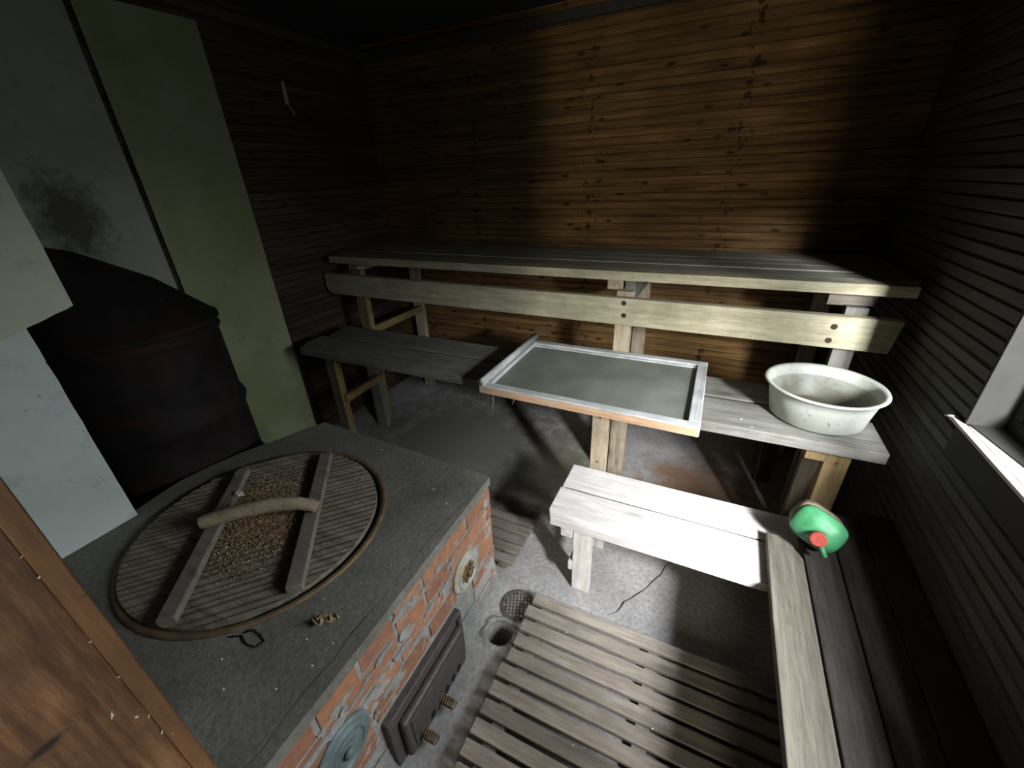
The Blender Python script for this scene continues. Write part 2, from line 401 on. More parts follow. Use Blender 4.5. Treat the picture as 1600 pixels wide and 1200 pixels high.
# ------------------------------------------------------------------ room shell
XL, XR, D, YF, ZC = -2.36, .74, 2.70, .0, 2.42
def circle(cx, cy, r, n=40, ph=0): return [(cx+r*math.cos(2*PI*k/n+ph), cy+r*math.sin(2*PI*k/n+ph)) for k in range(n)]
crack = [(.17, 1.60), (.10, 1.575), (.045, 1.496), (.023, 1.448), (.012, 1.40), (-.018, 1.347), (-.04, 1.30), (-.06, 1.271), (-.10, 1.215), (-.114, 1.205), (-.124, 1.17), (-.134, 1.143), (-.158, 1.112)]
def jag(line, w0, w1=.0008):
    n = len(line); up, dn = [], []
    for i, p in enumerate(line):
        wv = w1 if i in (0, n-1) else w0*random.uniform(.5, 1.3)
        a = Vector(line[max(i-1, 0)]); b2 = Vector(line[min(i+1, n-1)]); d = (b2-a).normalized(); s = Vector((-d.y, d.x))
        j = s*random.uniform(-.003, .003)
        up.append(tuple(Vector(p)+s*wv+j)); dn.append(tuple(Vector(p)-s*wv+j))
    return up+dn[::-1]
HX, HY, HR = -.528, .870, .051
fl = MB().holed([(XL-.1, -2.4), (XR+.2, -2.4), (XR+.2, D+.1), (XL-.1, D+.1)], [circle(HX, HY, HR), jag(crack, .005)], -.05, 0).build('floor', M_FLOOR)
struct(fl, 'worn grey concrete floor with a jagged crack and a drain hole', 'floor')

def groove_wall(u0, u1, z0, z1, pitch, depth, to3, mb, gw=.0035):
    """horizontal board face with V grooves; to3(u, out, z) gives the point"""
    n = max(1, round((z1-z0)/pitch)); prof = [(0.0, z0)]
    k0 = math.ceil(z0/pitch-1e-6)
    z = k0*pitch
    while z < z1-.001:
        if z > z0+.001: prof += [(0, z-gw), (-depth, z-gw*.3), (-depth, z+gw*.3), (0, z+gw)]
        z += pitch
    prof.append((0, z1))
    # boards bow and sit unevenly: a few stations along u
    st = 10; cols = []
    for i in range(st+1):
        u = u0+(u1-u0)*i/st; col = []
        for (d_, z_) in prof:
            bi = math.floor(z_/pitch); rr = random.Random(bi*13+7)
            wob = .0015*math.sin(u*rr.uniform(1, 3)+bi)
            col.append(mb.bm.verts.new(to3(u, d_+wob, z_)))
        cols.append(col)
    for A, B in zip(cols, cols[1:]):
        for j in range(len(prof)-1): mb.bm.faces.new((A[j], B[j], B[j+1], A[j+1]))
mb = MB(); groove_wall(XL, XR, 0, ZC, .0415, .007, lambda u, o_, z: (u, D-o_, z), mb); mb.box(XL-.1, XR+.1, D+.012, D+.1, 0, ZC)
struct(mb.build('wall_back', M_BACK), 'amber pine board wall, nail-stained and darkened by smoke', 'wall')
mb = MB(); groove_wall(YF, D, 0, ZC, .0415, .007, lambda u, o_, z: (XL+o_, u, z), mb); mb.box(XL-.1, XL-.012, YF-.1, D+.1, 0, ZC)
struct(mb.build('wall_left', M_LEFT), 'dark reddish board wall on the left', 'wall')
# right wall with the window opening
WY0, WY1, WZ0, WZ1, WX = .09, 1.475, .91, 1.62, .86
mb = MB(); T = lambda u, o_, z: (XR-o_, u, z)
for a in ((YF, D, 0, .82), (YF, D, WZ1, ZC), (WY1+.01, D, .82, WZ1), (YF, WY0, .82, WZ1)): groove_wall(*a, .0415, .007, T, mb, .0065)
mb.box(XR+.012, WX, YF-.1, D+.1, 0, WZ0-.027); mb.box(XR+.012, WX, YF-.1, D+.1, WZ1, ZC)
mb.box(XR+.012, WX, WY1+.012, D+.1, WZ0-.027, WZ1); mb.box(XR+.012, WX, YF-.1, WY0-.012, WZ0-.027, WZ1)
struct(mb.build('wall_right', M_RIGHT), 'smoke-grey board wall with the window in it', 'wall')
# smooth apron under the sill, reveal linings, sill
mb = MB().box(XR-.006, XR+.013, WY0-.1, WY1+.03, .80, .885)
struct(mb.build('trim_1', M_REVEAL, bevel=.002), 'plain dark board below the window sill', 'trim')
mb = MB().box(XR-.004, WX, WY1, WY1+.012, WZ0, WZ1).box(XR-.004, WX, WY0-.012, WY0, WZ0, WZ1).box(XR-.004, WX, WY0, WY1, WZ1-.012, WZ1)
win = None
o = MB().box(XR+.001, XR+.06, WY0, WY1, WZ0-.025, WZ0).box(XR-.020, XR+.001, WY0-.06, 1.545, WZ0-.012, WZ0)
wf = MB().box(WX-.04, WX, WY0, WY1, WZ0, WZ0+.045).box(WX-.04, WX, WY0, WY1, WZ1-.05, WZ1-.012).box(WX-.04, WX, WY1-.04, WY1, WZ0+.045, WZ1-.05).box(WX-.04, WX, WY0, WY0+.04, WZ0+.045, WZ1-.05).box(WX-.04, WX, .80, .84, WZ0+.045, WZ1-.05)
win = wf.build('window_1', M_REVEAL, bevel=.003); struct(win, 'small window in the dark right wall, bright daylight outside', 'window')
o = o.build('window_sill', W('pale', 'y'), win, bevel=.004); o['label'] = 'pale bare wooden sill'
MB().prism([(XR+.004, WY1), (XR+.02, 1.38), (XR+.045, 1.22), (XR+.052, 1.0), (XR+.052, WY0), (WX-.04, WY0), (WX-.04, WY1)], WZ0-.02, WZ0+.004).build('sill_shade', M_REVEAL, win, bevel=.002)  # tapered dark cover painting the window frame's shade onto the sill
o = mb.build('reveal', M_REVEAL, win, bevel=.002)
for ya_, yb_ in ((WY0+.04, .80), (.84, WY1-.04)):
    o = MB().box(WX-.034, WX-.006, ya_, yb_, WZ0+.045, WZ0+.085).box(WX-.034, WX-.006, ya_, yb_, WZ1-.085, WZ1-.05).box(WX-.034, WX-.006, ya_, ya_+.03, WZ0+.085, WZ1-.085).box(WX-.034, WX-.006, yb_-.03, yb_, WZ0+.085, WZ1-.085).build('window_sash', W('red', 'y'), win, bevel=.003)
    o['label'] = 'reddish brown inner frame'
    g = MB().box(WX-.022, WX-.018, ya_+.03, yb_-.03, WZ0+.085, WZ1-.085).build('pane', M_GLASS, o)
# ceiling and cove trims
struct(MB().box(XL-.1, XR+.2, -.1, D+.1, ZC, ZC+.05).build('ceiling', M_CEIL), 'soot-black ceiling', 'ceiling')
struct(MB().box(XL, XL+.035, YF, D, 2.33, 2.375).build('trim_2', M_COVE, bevel=.004), 'sooty batten along the top of the left wall', 'trim')
struct(MB().box(XL+.035, XR, D-.035, D, 2.33, 2.375).build('trim_3', M_COVE, bevel=.004), 'sooty batten along the top of the back wall', 'trim')
# front wall with the doorway the camera looks through, and the porch behind
DX0, DX1 = -.45, .23
struct(MB().box(XL-.1, DX0, -.1, .0, 0, ZC).box(DX1+.03, WX, -.1, 0, 0, ZC).box(DX0, DX1+.03, -.1, 0, 2.05, ZC).build('wall_front', M_LEFT), 'board wall pierced by the doorway', 'wall')
struct(MB().box(-.95, -.85, -2.3, -.1, 0, ZC).build('wall_porch_left', M_LEFT), 'porch wall behind the doorway', 'wall')
struct(MB().box(1.05, 1.15, -2.3, -.1, 0, ZC).build('wall_porch_right', M_LEFT), 'porch side wall behind the doorway', 'wall')
struct(MB().box(-.95, 1.15, -2.4, -2.3, 2.15, ZC).box(-.95, .0, -2.4, -2.3, 0, 2.15).box(.56, 1.15, -2.4, -2.3, 0, 2.15).build('wall_porch_front', M_LEFT), 'porch wall with the outer doorway', 'wall')
struct(MB().box(-.95, 1.15, -2.4, -.1, ZC, ZC+.05).build('ceiling_porch', M_CEIL), 'porch ceiling', 'ceiling')

# door jamb at the lower left
mt, nt, b = nodes('varnished_pine_jamb'); M_JAMB = mt
v = mapping(nt, (1, 1, 1), rnd=False); vg = mapping(nt, (60, 60, 5), rnd=False)
sep = N(nt, 'ShaderNodeSeparateXYZ'); nt.links.new(v, sep.inputs[0])
# distance from the knot, used both for its dark heart and for the grain swerving round it
dy = math_(nt, 'MULTIPLY', math_(nt, 'SUBTRACT', sep.outputs['Y'], -.017), 1.0); dz = math_(nt, 'MULTIPLY', math_(nt, 'SUBTRACT', sep.outputs['Z'], 1.207), 2.6)
kd = math_(nt, 'SQRT', math_(nt, 'ADD', math_(nt, 'MULTIPLY', dy, dy), math_(nt, 'MULTIPLY', dz, dz)))
rings = math_(nt, 'SINE', math_(nt, 'MULTIPLY', math_(nt, 'ADD', kd, math_(nt, 'MULTIPLY', noise(nt, v, 22, 4, .6), .012)), 900.))
near = ramp(nt, kd, [(.012, (.8,)*3), (.045, (.12,)*3)])
g = math_(nt, 'ADD', math_(nt, 'MULTIPLY', noise(nt, vg, 1.6, 6, .7), 1.), math_(nt, 'MULTIPLY', math_(nt, 'MULTIPLY', rings, near), .09))
c = ramp(nt, g, [(.34, (.040, .017, .006)), (.52, (.105, .050, .020)), (.68, (.19, .105, .05))])
c = mix(nt, ramp(nt, noise(nt, v, 9, 5, .65), [(.44, (0, 0, 0)), (.66, (.7,)*3)]), c, (.035, .015, .006))
c = mix(nt, ramp(nt, kd, [(.007, (.95,)*3), (.013, (0, 0, 0))]), c, (.008, .005, .004))
nt.links.new(c, b.inputs['Base Color']); b.inputs['Roughness'].default_value = .55; b.inputs['Specular IOR Level'].default_value = .35
bump(nt, b, g, .5, .0015)
jr = struct(MB().box(-.45, -.42, -.26, .051, 0, 2.05).build('door_1', M_JAMB, bevel=.004, seg=3), 'orange-brown knotty pine door frame close to the camera', 'door frame')
MB().box(-.4205, -.417, .036, .0495, 0, 2.05).build('stop_bead', wood('planed_pine_edge', (.075, .034, .012), (.165, .082, .033), 'z', (0, 0, 0), (.05, .025, .012), .5, 0, .6, .3, 0), jr, bevel=.001)
struct(MB().box(DX1, DX1+.03, -.12, .05, 0, 2.05).build('door_2', W('jamb', 'z')), 'pine door frame on the other side', 'door frame')

# ------------------------------------------------------------------ main bench (long, middle tier)
def plank(mb, x0, x1, y0, y1, z0, z1, cut=0, seg=10):
    """plank along x with slightly wavy edges; cut = clipped front-left corner"""
    pts = []
    if cut: pts += [(x0, y1), (x0, y0+cut), (x0+cut*.45, y0)]
    else: pts += [(x0, y1), (x0, y0)]
    for i in range(1, seg): pts.append((x0+(x1-x0)*i/seg, y0+random.uniform(-.0015, .0015)))
    pts += [(x1, y0), (x1, y1)]
    for i in range(seg-1, 0, -1): pts.append((x0+(x1-x0)*i/seg, y1+random.uniform(-.0015, .0015)))
    mb.prism(pts, z0, z1); return mb
B = thing('long_bench', 'long grey two-plank wooden bench, middle tier, carrying the glazed sash and basin', 'bench', (-.8, 1.8, 0))
BZ = .74
plank(MB(), -2.198, .626, 1.519, 1.735, BZ-.043, BZ, .095).build('seat_plank', W('bench', 'x'), B, bevel=.004)
plank(MB(), -2.179, .626, 1.757, 1.945, BZ-.043, BZ, .03).build('seat_plank', W('bench', 'x'), B, bevel=.004)
MB().box(-2.15, .62, 1.7375, 1.7555, BZ-.038, BZ-.008).build('gap_shade', M_GAPSHADE, B)['label'] = 'dark strip standing in for the shade in the gap between the planks'  # dark filler added so the gap reads as shaded
for i, (x0, x1, k) in enumerate(((-2.020, -1.945, 'bench'), (-.380, -.308, 'post'), (.475, .550, 'ochre'))):
    xm = (x0+x1)/2
    lg = MB().box(x0, x1-(.024 if i == 0 else 0), 1.562, 1.605, 0, BZ-.043).build('leg', W(k, 'z'), B, bevel=.003)
    if i == 0: MB().box(x1-.0235, x1, 1.560, 1.606, 0, BZ-.043).build('leg_facing', W('ochre', 'z'), lg, bevel=.002)['label'] = 'ochre bare wood side'
    MB().box(x0-.03 if i == 0 else x0+.02, x1-.02 if i == 0 else x1+.03, 1.895, 1.94, 0, BZ-.043).build('leg', W('post' if i else 'bench', 'z'), B, bevel=.003)
    if i == 0: MB().box(x1, x1+.028, 1.585, 1.92, .645, BZ-.043).build('bearer', W('ochre', 'y'), B, bevel=.003)
    else: MB().box(x0-.063, x0-.002, 1.553, 1.91, .643 if i == 2 else .656, BZ-.043).build('bearer', W(k, 'y'), B, bevel=.003)
    if i == 0: MB().beam((x1+.012, 1.575, .41), (x1-.005, 1.94, .41), .025, .048).build('stretcher', W('ochre', 'y'), B, bevel=.002)
    for z_ in (.64, .40): MB().lathe([(0, .0035), (.004, .003), (.006, 0), (0, 0)], (xm, 1.5605, z_), 10, Matrix.Rotation(PI/2, 4, 'X')).build('nail', M_RUST, B)

# ------------------------------------------------------------------ top shelf
S = thing('lying_shelf', 'deep slatted top shelf of grey boards along the amber back wall', 'shelf', (-.8, 2.3, 0))
zt = 1.19
ys = [1.975, 2.075, 2.21, 2.335, 2.455, 2.575, 2.675]
for i in range(6):
    z1 = zt+random.uniform(-.002, .002)
    plank(MB(), -2.265 if i == 0 else -2.33+.004*i, .695 if i == 0 else .72, ys[i], ys[i+1]-.007, z1-.043, z1).build('board', W('back' if i == 0 else 'shelf', 'x'), S, bevel=.003)
for i, (x0, x1, k) in enumerate(((-2.135, -2.055, 'post'), (-.405, -.325, 'post'), (.505, .58, 'bench'))):
    a = MB().box(x0, x1, 2.012, 2.057, 0, 1.09 if i else 1.10).build('leg', W(k if i else 'ochre', 'z'), S, bevel=.003)
    MB().box(x0, x1, 2.59, 2.635, 0, 1.10).build('leg', W('post', 'z'), S, bevel=.003)
    MB().box(x0-.06, x0+.018, 2.058, 2.64, 1.085, 1.146).build('bearer', W('post', 'y'), S, bevel=.003)
    if i == 1: MB().box(x1-.05, x1, 2.052, 2.64, 1.03, 1.146).build('bearer', W('bench', 'y'), S, bevel=.003)
    if i != 2: MB().box(x1-.03, x1, 2.05, 2.59, .665 if i == 0 else .20, .715 if i == 0 else .26).build('stretcher', W('ochre', 'y'), S, bevel=.003)
MB().box(.44, .60, 2.03, 2.07, 1.095, 1.146).build('block', W('grey', 'x'), S, bevel=.003)  # darker wood tone paints in the shade under the shelf
# rounded left end of the back rail
pr = [(-2.335, .985), (-2.32, .958), (-2.29, .945), (.672, .928), (.688, 1.062), (-2.338, 1.078)]
BR = MB(); lo = [BR.bm.verts.new((p[0], 1.968, p[1])) for p in pr]; hi = [BR.bm.verts.new((p[0], 2.010, p[1])) for p in pr]
BR.bm.faces.new(lo); BR.bm.faces.new(hi[::-1])
for i in range(6): BR.bm.faces.new((lo[i], hi[i], hi[(i+1) % 6], lo[(i+1) % 6]))
rail = BR.build('back_rail', W('back', 'x'), S, bevel=.004)
for x_, z_ in ((-.36, 1.045), (-.355, .985), (.475, 1.02), (.47, .962)): MB().lathe([(0, .002), (.009, .0015), (.012, 0), (0, 0)], (x_, 1.967, z_), 12, Matrix.Rotation(PI/2, 4, 'X')).build('nail', M_WIRE, rail)

# ------------------------------------------------------------------ low bench
L = thing('low_bench', 'low sunlit two-plank wooden bench in front of the tiered seats', 'bench', (.1, 1.33, 0))
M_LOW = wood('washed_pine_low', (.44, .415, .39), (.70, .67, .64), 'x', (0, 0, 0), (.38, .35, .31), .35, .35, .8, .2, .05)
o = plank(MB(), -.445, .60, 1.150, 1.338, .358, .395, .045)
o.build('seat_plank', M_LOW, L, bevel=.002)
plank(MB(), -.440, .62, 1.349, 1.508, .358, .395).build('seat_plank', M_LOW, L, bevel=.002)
MB().box(-.425, .60, 1.3385, 1.3485, .362, .388).build('gap_shade', M_GAPSHADE, L)['label'] = 'dark strip standing in for the shade in the gap between the planks'  # painted gap shade: a dark strip set between the two planks
MB().box(-.335, -.262, 1.175, 1.215, 0, .358).build('leg', W('pale', 'z'), L, bevel=.003)
MB().box(-.335, -.262, 1.43, 1.475, 0, .358).build('leg', W('pale', 'z'), L, bevel=.003)
MB().box(.50, .57, 1.175, 1.215, 0, .358).build('leg', W('pale', 'z'), L, bevel=.003)
MB().box(.50, .57, 1.43, 1.475, 0, .358).build('leg', W('pale', 'z'), L, bevel=.003)
MB().box(-.385, -.338, 1.165, 1.49, .30, .358).build('bearer', W('pale', 'y'), L, bevel=.003)
MB().box(-.352, -.336, 1.17, 1.48, .115, .16).build('stretcher', W('pale', 'y'), L, bevel=.002)
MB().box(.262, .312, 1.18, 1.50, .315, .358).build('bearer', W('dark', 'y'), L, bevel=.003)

# ------------------------------------------------------------------ side platform along the right wall
R_ = thing('side_bench', 'dark board bench along the right wall, its end lying on the low bench', 'bench', (.53, .7, 0))
for i, (x0, x1, y1, k) in enumerate(((.322, .428, 1.36, 'grey'), (.432, .530, 1.50, 'dark'), (.534, .634, 1.55, 'dark'), (.638, .735, 1.60, 'dark'))):
    if i == 0: poly = [(x0, .02), (x1-.002, .02), (x1, 1.27), (x1-.03, 1.325), (x1-.06, 1.352), (x0+.004, 1.358), (x0-.002, 1.0)]
    else: poly = [(x0, .02), (x1, .02), (x1, y1), (x0, y1)]
    MB().prism(poly, .3965, .430).build('board', W(k, 'y'), R_, bevel=.004)
for y_ in (.045,):
    for x_ in (.36, .68): MB().box(x_-.03, x_+.03, y_-.02, y_+.02, 0, .36).build('leg', W('dark', 'z'), R_, bevel=.003)
    MB().box(.33, .73, y_-.025, y_+.025, .36, .3965).build('bearer', W('dark', 'x'), R_, bevel=.003)

# ------------------------------------------------------------------ slatted floor mats
def duckboard(name, label, x0, x1, ys_, w_, z0, battens, kind):
    t = thing(name, label, 'duckboard', ((x0+x1)/2, sum(ys_)/len(ys_), 0), None)
    for bx in battens:
        MB().box(bx-.022, bx+.022, min(ys_)-w_-.0, max(ys_)-.004, 0.001, z0).build('batten', W(kind, 'y'), t, bevel=.002)
    for y_ in ys_:
        j = random.uniform(-.006, .006)
        MB().box(x0+j, x1, y_-w_, y_, z0, z0+.018, jit=.0008).build('slat', W(kind, 'x'), t, bevel=.002)
    return t
ys_ = [1.05-.0605*i for i in range(16)]
duckboard('duckboard', 'large slatted wooden floor mat beside the brick stove', -.452, .60, ys_, .0455, .042, (-.385, .03, .40), 'mat')
duckboard('duckboard', 'small slatted floor mat half hidden behind the brick stove', -1.25, -.60, [1.19+.0605*i for i in range(5)], .045, .028, (-.655, -1.1), 'mat')

# ------------------------------------------------------------------ brick stove with cement top
ST = thing('brick_stove', 'low red brick stove with grey cement top, iron ash door and round cleanout covers', 'stove', (-1.2, .56, 0))
BX = -.642
slab = [(-.636, .012), (-.634, .4), (-.638, .8), (-.640, 1.068), (-.66, 1.075), (-1.1, 1.10), (-1.56, 1.122), (-1.60, 1.05), (-1.647, .929), (-1.705, .80), (-1.738, .68), (-1.752, .578), (-1.74, .494), (-1.727, .422), (-1.70, .30), (-1.70, .012)]
scr = [(-.646, 1.02), (-.655, .95), (-.662, .86), (-.676, .729), (-.672, .64), (-.674, .566), (-.671, .50), (-.673, .45), (-.676, .39), (-.672, .331), (-.676, .26), (-.675, .21), (-.67, .14), (-.673, .08)]
CX, CY = -1.235, .562
MB().holed(slab, [circle(CX+.004, CY+.004, .398, 64), jag(scr, .0016, .0004)], .552, .587).build('stove_top', M_SLAB, ST, bevel=0)
# masonry core: mortar body with the kettle pit left open
core = [(BX+.0, .014), (BX, 1.055), (-1.55, 1.10), (-1.66, .9), (-1.73, .58), (-1.68, .3), (-1.68, .014)]
ms_ = MB().holed(core, [circle(CX, CY, .392, 48)], 0, .5515)
# bricks
bb = MB(); ch = .0755; r_ = 0; z = .552-ch+.006
rngb = random.Random(3)
while z > -.02:
    y = -.02 - (.13 if r_ % 2 else 0)
    while y < 1.05:
        L_ = rngb.choice((.245, .245, .245, .12)); y1 = min(y+L_, 1.057)
        y0 = max(y, .015)
        if y1-y0 > .03 and not (y0 < .78 and y1 > .375 and z < .215):
            pr_ = rngb.uniform(.002, .006); bb.box(BX-.03, BX+pr_, y0, y1, max(z, .003)+rngb.uniform(-.002, .002), z+ch-.012+rngb.uniform(-.002, .002), jit=.0018)
        y += L_+.012
    # end wall bricks (face towards the tiers)
    x = BX-.004-(.12 if r_ % 2 else 0)
    while x > -1.52:
        x0 = max(x-.24, -1.54); xx = min(x, BX-.02)
        if xx-x0 > .03:
            yy = 1.055+(BX-x)*.05
            bb.box(x0, xx, yy-.05, yy+.004, max(z, .003), z+ch-.012, jit=.0018)
        x -= .252
    z -= ch; r_ += 1
bb.build('brickwork', M_BRICK, ST, bevel=.003)
# mortar smears across the brick face
rs = random.Random(11)
for _ in range(46):
    y_, z_ = rs.uniform(.05, 1.03), rs.uniform(.22, .52)**1.0
    if z_ < .24 and .36 < y_ < .8: continue
    n = 12; a, b2 = rs.uniform(.012, .05), rs.uniform(.006, .017)
    vs = [(BX+rs.uniform(.0055, .008), y_+a*math.cos(2*PI*k/n)*rs.uniform(.6, 1.3), z_+b2*math.sin(2*PI*k/n)*rs.uniform(.6, 1.3)) for k in range(n)]
    vb = [(BX-.004, v_[1], v_[2]) for v_ in vs]
    ms_.loft([vb, vs])
ms_.build('masonry', M_PLASTER, ST)
# battered lime foot at the base
ft = MB(); prof = [(0, .11), (.002, .08), (.008, .05), (.016, .02), (.034, 0)]
cols = []
for i in range(40):
    y_ = .014+i*(1.06-.014)/39; q = rs.uniform(.7, 1.3)*(.35 if .37 < y_ < .79 else 1)
    cols.append([ft.bm.verts.new((BX+.003+d_*q, y_, z_*(rs.uniform(.85, 1.1) if z_ else 1))) for d_, z_ in prof])
for A, Bc in zip(cols, cols[1:]):
    for j in range(4): ft.bm.faces.new((A[j], Bc[j], Bc[j+1], A[j+1]))
ft.build('lime_foot', M_PLASTER, ST, smooth=True)
# ash door
DR = MB().box(BX-.01, -.617, .372, .762, .0, .232).build('fire_door', M_IRON, ST, bevel=.004)
MB().box(-.617, -.592, .405, .728, .012, .196).build('door_panel', M_IRON, DR, bevel=.010, seg=3)
MB().box(-.592, -.588, .43, .706, .04, .175).build('panel_relief', M_IRON, DR, bevel=.002)
for y_ in (.67, .635, .595, .515, .455): MB().lathe([(0, .0012), (.011, .0012), (.012, 0)], (-.5878, y_, .052), 14, Matrix.Rotation(PI/2, 4, 'Y') @ Matrix.Scale(1.5, 4, (1, 0, 0))).build('air_hole', M_BLACK, DR)
for y_ in (.565, .462):
    pts = []
    for k in range(6*14+1):
        t = k/14; pts.append((-.589+t*.0085, y_+.013*math.cos(2*PI*t), .052+.013*math.sin(2*PI*t)))
    MB().tube(pts, .0028, 6).build('spring_handle', M_RIM, DR, smooth=True)
for z_ in (.19, .01): MB().tube([(-.612, .735, z_), (-.612, .735, z_+.035)], .009, 10).build('hinge', M_IRON, DR)
# round cleanout covers
def cover(y_, z_, r, mat, mat2, ornate):
    Rm = Matrix.Rotation(PI/2, 4, 'Y')
    a = MB().lathe([(0, .010), (r*.62, .010), (r*.66, .014), (r*.72, .014), (r*.78, .009), (r*.93, .008), (r, .004), (r, -.006), (0, -.006)], (BX+.006, y_, z_), 48, Rm).build('cleanout_cover', mat, ST, bevel=.001)
    k = MB().lathe([(0, .028), (r*.13, .026), (r*.17, .02), (r*.15, .012), (r*.42, .0115), (r*.46, .009), (0, .009)], (BX+.006, y_, z_), 32, Rm).build('boss', mat2, a)
    if ornate:
        q = MB()
        for i in range(8):
            t = 2*PI*i/8; q.tube([(BX+.0185, y_+r*.22*math.cos(t), z_+r*.22*math.sin(t)), (BX+.0175, y_+r*.5*math.cos(t+.35), z_+r*.5*math.sin(t+.35))], .004, 8)
        q.build('spiral_ribs', mat2, a)
cover(.845, .33, .083, M_COVER, M_RIM, True)
cover(.262, .345, .085, M_COVER2, M_COVER2, False)
# kettle and rim ring
kt = MB().lathe([(.372, .578), (.397, .582), (.398, .589), (.384, .592), (.374, .586), (.365, .56), (.35, .42), (.25, .25), (0, .2), (0, .19), (.26, .24), (.36, .41), (.372, .578)], (CX+.004, CY+.004, 0), 64).build('kettle', M_POT, ST, smooth=True)
MB().lathe([(.376, .586), (.399, .586), (.399, .592), (.391, .5945), (.382, .594)], (CX+.004, CY+.004, 0), 64, close=True).build('kettle_rim', M_RIM, ST, smooth=True)

# ------------------------------------------------------------------ lid
LD = thing('kettle_lid', 'round wooden lid of narrow grey slats lying on the brick stove', 'lid', (CX, CY, .59))
A45 = math.radians(47)
ux, uy = math.cos(A45), math.sin(A45); vx, vy = -uy, ux
rl = .3735; nsl = 32; M_LID = W('lid', 'x', (0, 0, -A45)); edge = 2*rl/nsl
lb = MB(); lcx, lcy = CX-.003, CY-.002
cuts = [-rl+i*edge+(random.uniform(-.25, .25)*edge if 0 < i < nsl else 0) for i in range(nsl+1)]
for i in range(nsl):
    a0 = cuts[i]; a1 = cuts[i+1]-.0007
    mid = max(-rl+.001, min(rl-.001, a0)); 
    def hw(a): return math.sqrt(max(0, rl*rl-a*a))
    h0, h1 = hw(a0), hw(a1)
    poly = []
    for s_, aa in ((-1, a0), (-1, (a0+a1)/2), (-1, a1), (1, a1), (1, (a0+a1)/2), (1, a0)):
        h = hw(aa)
        poly.append((lcx+ux*s_*h+vx*aa, lcy+uy*s_*h+vy*aa))
    # each slat has a reeded, rounded top: three strips at differing heights
    zt_ = .604+random.uniform(-.0016, .0016)
    lo = [lb.bm.verts.new((p[0], p[1], .585)) for p in poly]
    hi = [lb.bm.verts.new((p[0], p[1], zt_ if k in (1, 4) else zt_-.0034)) for k, p in enumerate(poly)]
    lb.bm.faces.new(lo)
    lb.bm.faces.new((hi[0], hi[1], hi[4], hi[5])); lb.bm.faces.new((hi[1], hi[2], hi[3], hi[4]))
    for k in range(6): lb.bm.faces.new((lo[k], lo[(k+1) % 6], hi[(k+1) % 6], hi[k]))
lb.build('slatted_disc', M_LID, LD)
def at(u, v_, z_): return (lcx+ux*u+vx*v_, lcy+uy*u+vy*v_, z_)
# battens run across the slats
b1 = MB().beam((-1.528, .70, .617), (-1.118, .212, .617), .046, .024).build('batten', W('batten', 'x', (0, 0, math.radians(50))), LD, bevel=.004)
b2 = MB().beam((-1.306, .905, .617), (-.893, .413, .617), .046, .024).build('batten', W('batten', 'x', (0, 0, math.radians(50))), LD, bevel=.004)
hd = [(-1.35, .446, .650), (-1.325, .468, .655), (-1.26, .52, .666), (-1.19, .575, .671), (-1.11, .625, .666), (-1.075, .642, .655), (-1.06, .648, .648)]
MB().tube(hd, [.020, .0225, .023, .023, .021, .020, .019], 14).build('handle', M_HANDLE, LD, smooth=False, bevel=.003)
# chaff between the battens (stuff) and single chips
def heap():
    q = MB(); rg = random.Random(5); n = 0
    while n < 7000:
        u = rg.gauss(.0, .10); v_ = rg.gauss(.02, .105)
        if abs(u-.0) > .118 or abs(v_) > .27: continue
        t = rg.uniform(0, PI); l = rg.uniform(.0018, .0045); wd = l*.4
        x, y, z_ = at(u+.0, v_, 0); z_ = .6045+rg.random()*.006*math.exp(-(v_/.13)**2)
        dx, dy = math.cos(t)*l, math.sin(t)*l; px, py = -math.sin(t)*wd, math.cos(t)*wd; zz = rg.uniform(-.001, .0015)
        a = [q.bm.verts.new(p) for p in ((x-dx, y-dy, z_), (x+px, y+py, z_+.001), (x+dx, y+dy, z_+zz), (x-px, y-py, z_), (x, y, z_+.0022))]
        for f in ((0, 3, 4), (3, 2, 4), (2, 1, 4), (1, 0, 4)): q.bm.faces.new([a[k] for k in f])
        n += 1
    mt, nt, b = nodes('mixed_chaff'); g = N(nt, 'ShaderNodeNewGeometry')
    nt.links.new(ramp(nt, g.outputs['Random Per Island'], [(0, (.09, .05, .025)), (.5, (.25, .155, .065)), (.9, (.36, .26, .14)), (1, (.6, .55, .42))]), b.inputs['Base Color'])
    b.inputs['Roughness'].default_value = .9
    return q.build('chaff', mt)
ch_ = heap(); origin_to(ch_, (lcx, lcy, .604)); tag(ch_, 'brown seed chaff strewn between the two battens of the lid', 'chaff', kind='stuff')
def chip(x, y, z, s, label, group, mat=M_CHIP, flat=.35, rot=None, name='plaster_chip', cat='chip'):
    q = MB(); n = 6; rg = random.Random(int(x*9999+y*777))
    lo = [(x+s*math.cos(2*PI*k/n)*rg.uniform(.6, 1.2), y+s*.7*math.sin(2*PI*k/n)*rg.uniform(.6, 1.2), z) for k in range(n)]
    hi = [(x+(p[0]-x)*.7, y+(p[1]-y)*.7, z+s*flat) for p in lo]
    o = q.loft([lo, hi]).build(name, mat); origin_to(o, (x, y, z)); tag(o, label, cat, group); return o
chip(-1.398, .60, .6305, .024, 'large pale plaster chip on the left batten of the lid, behind its handle', None, flat=.25)
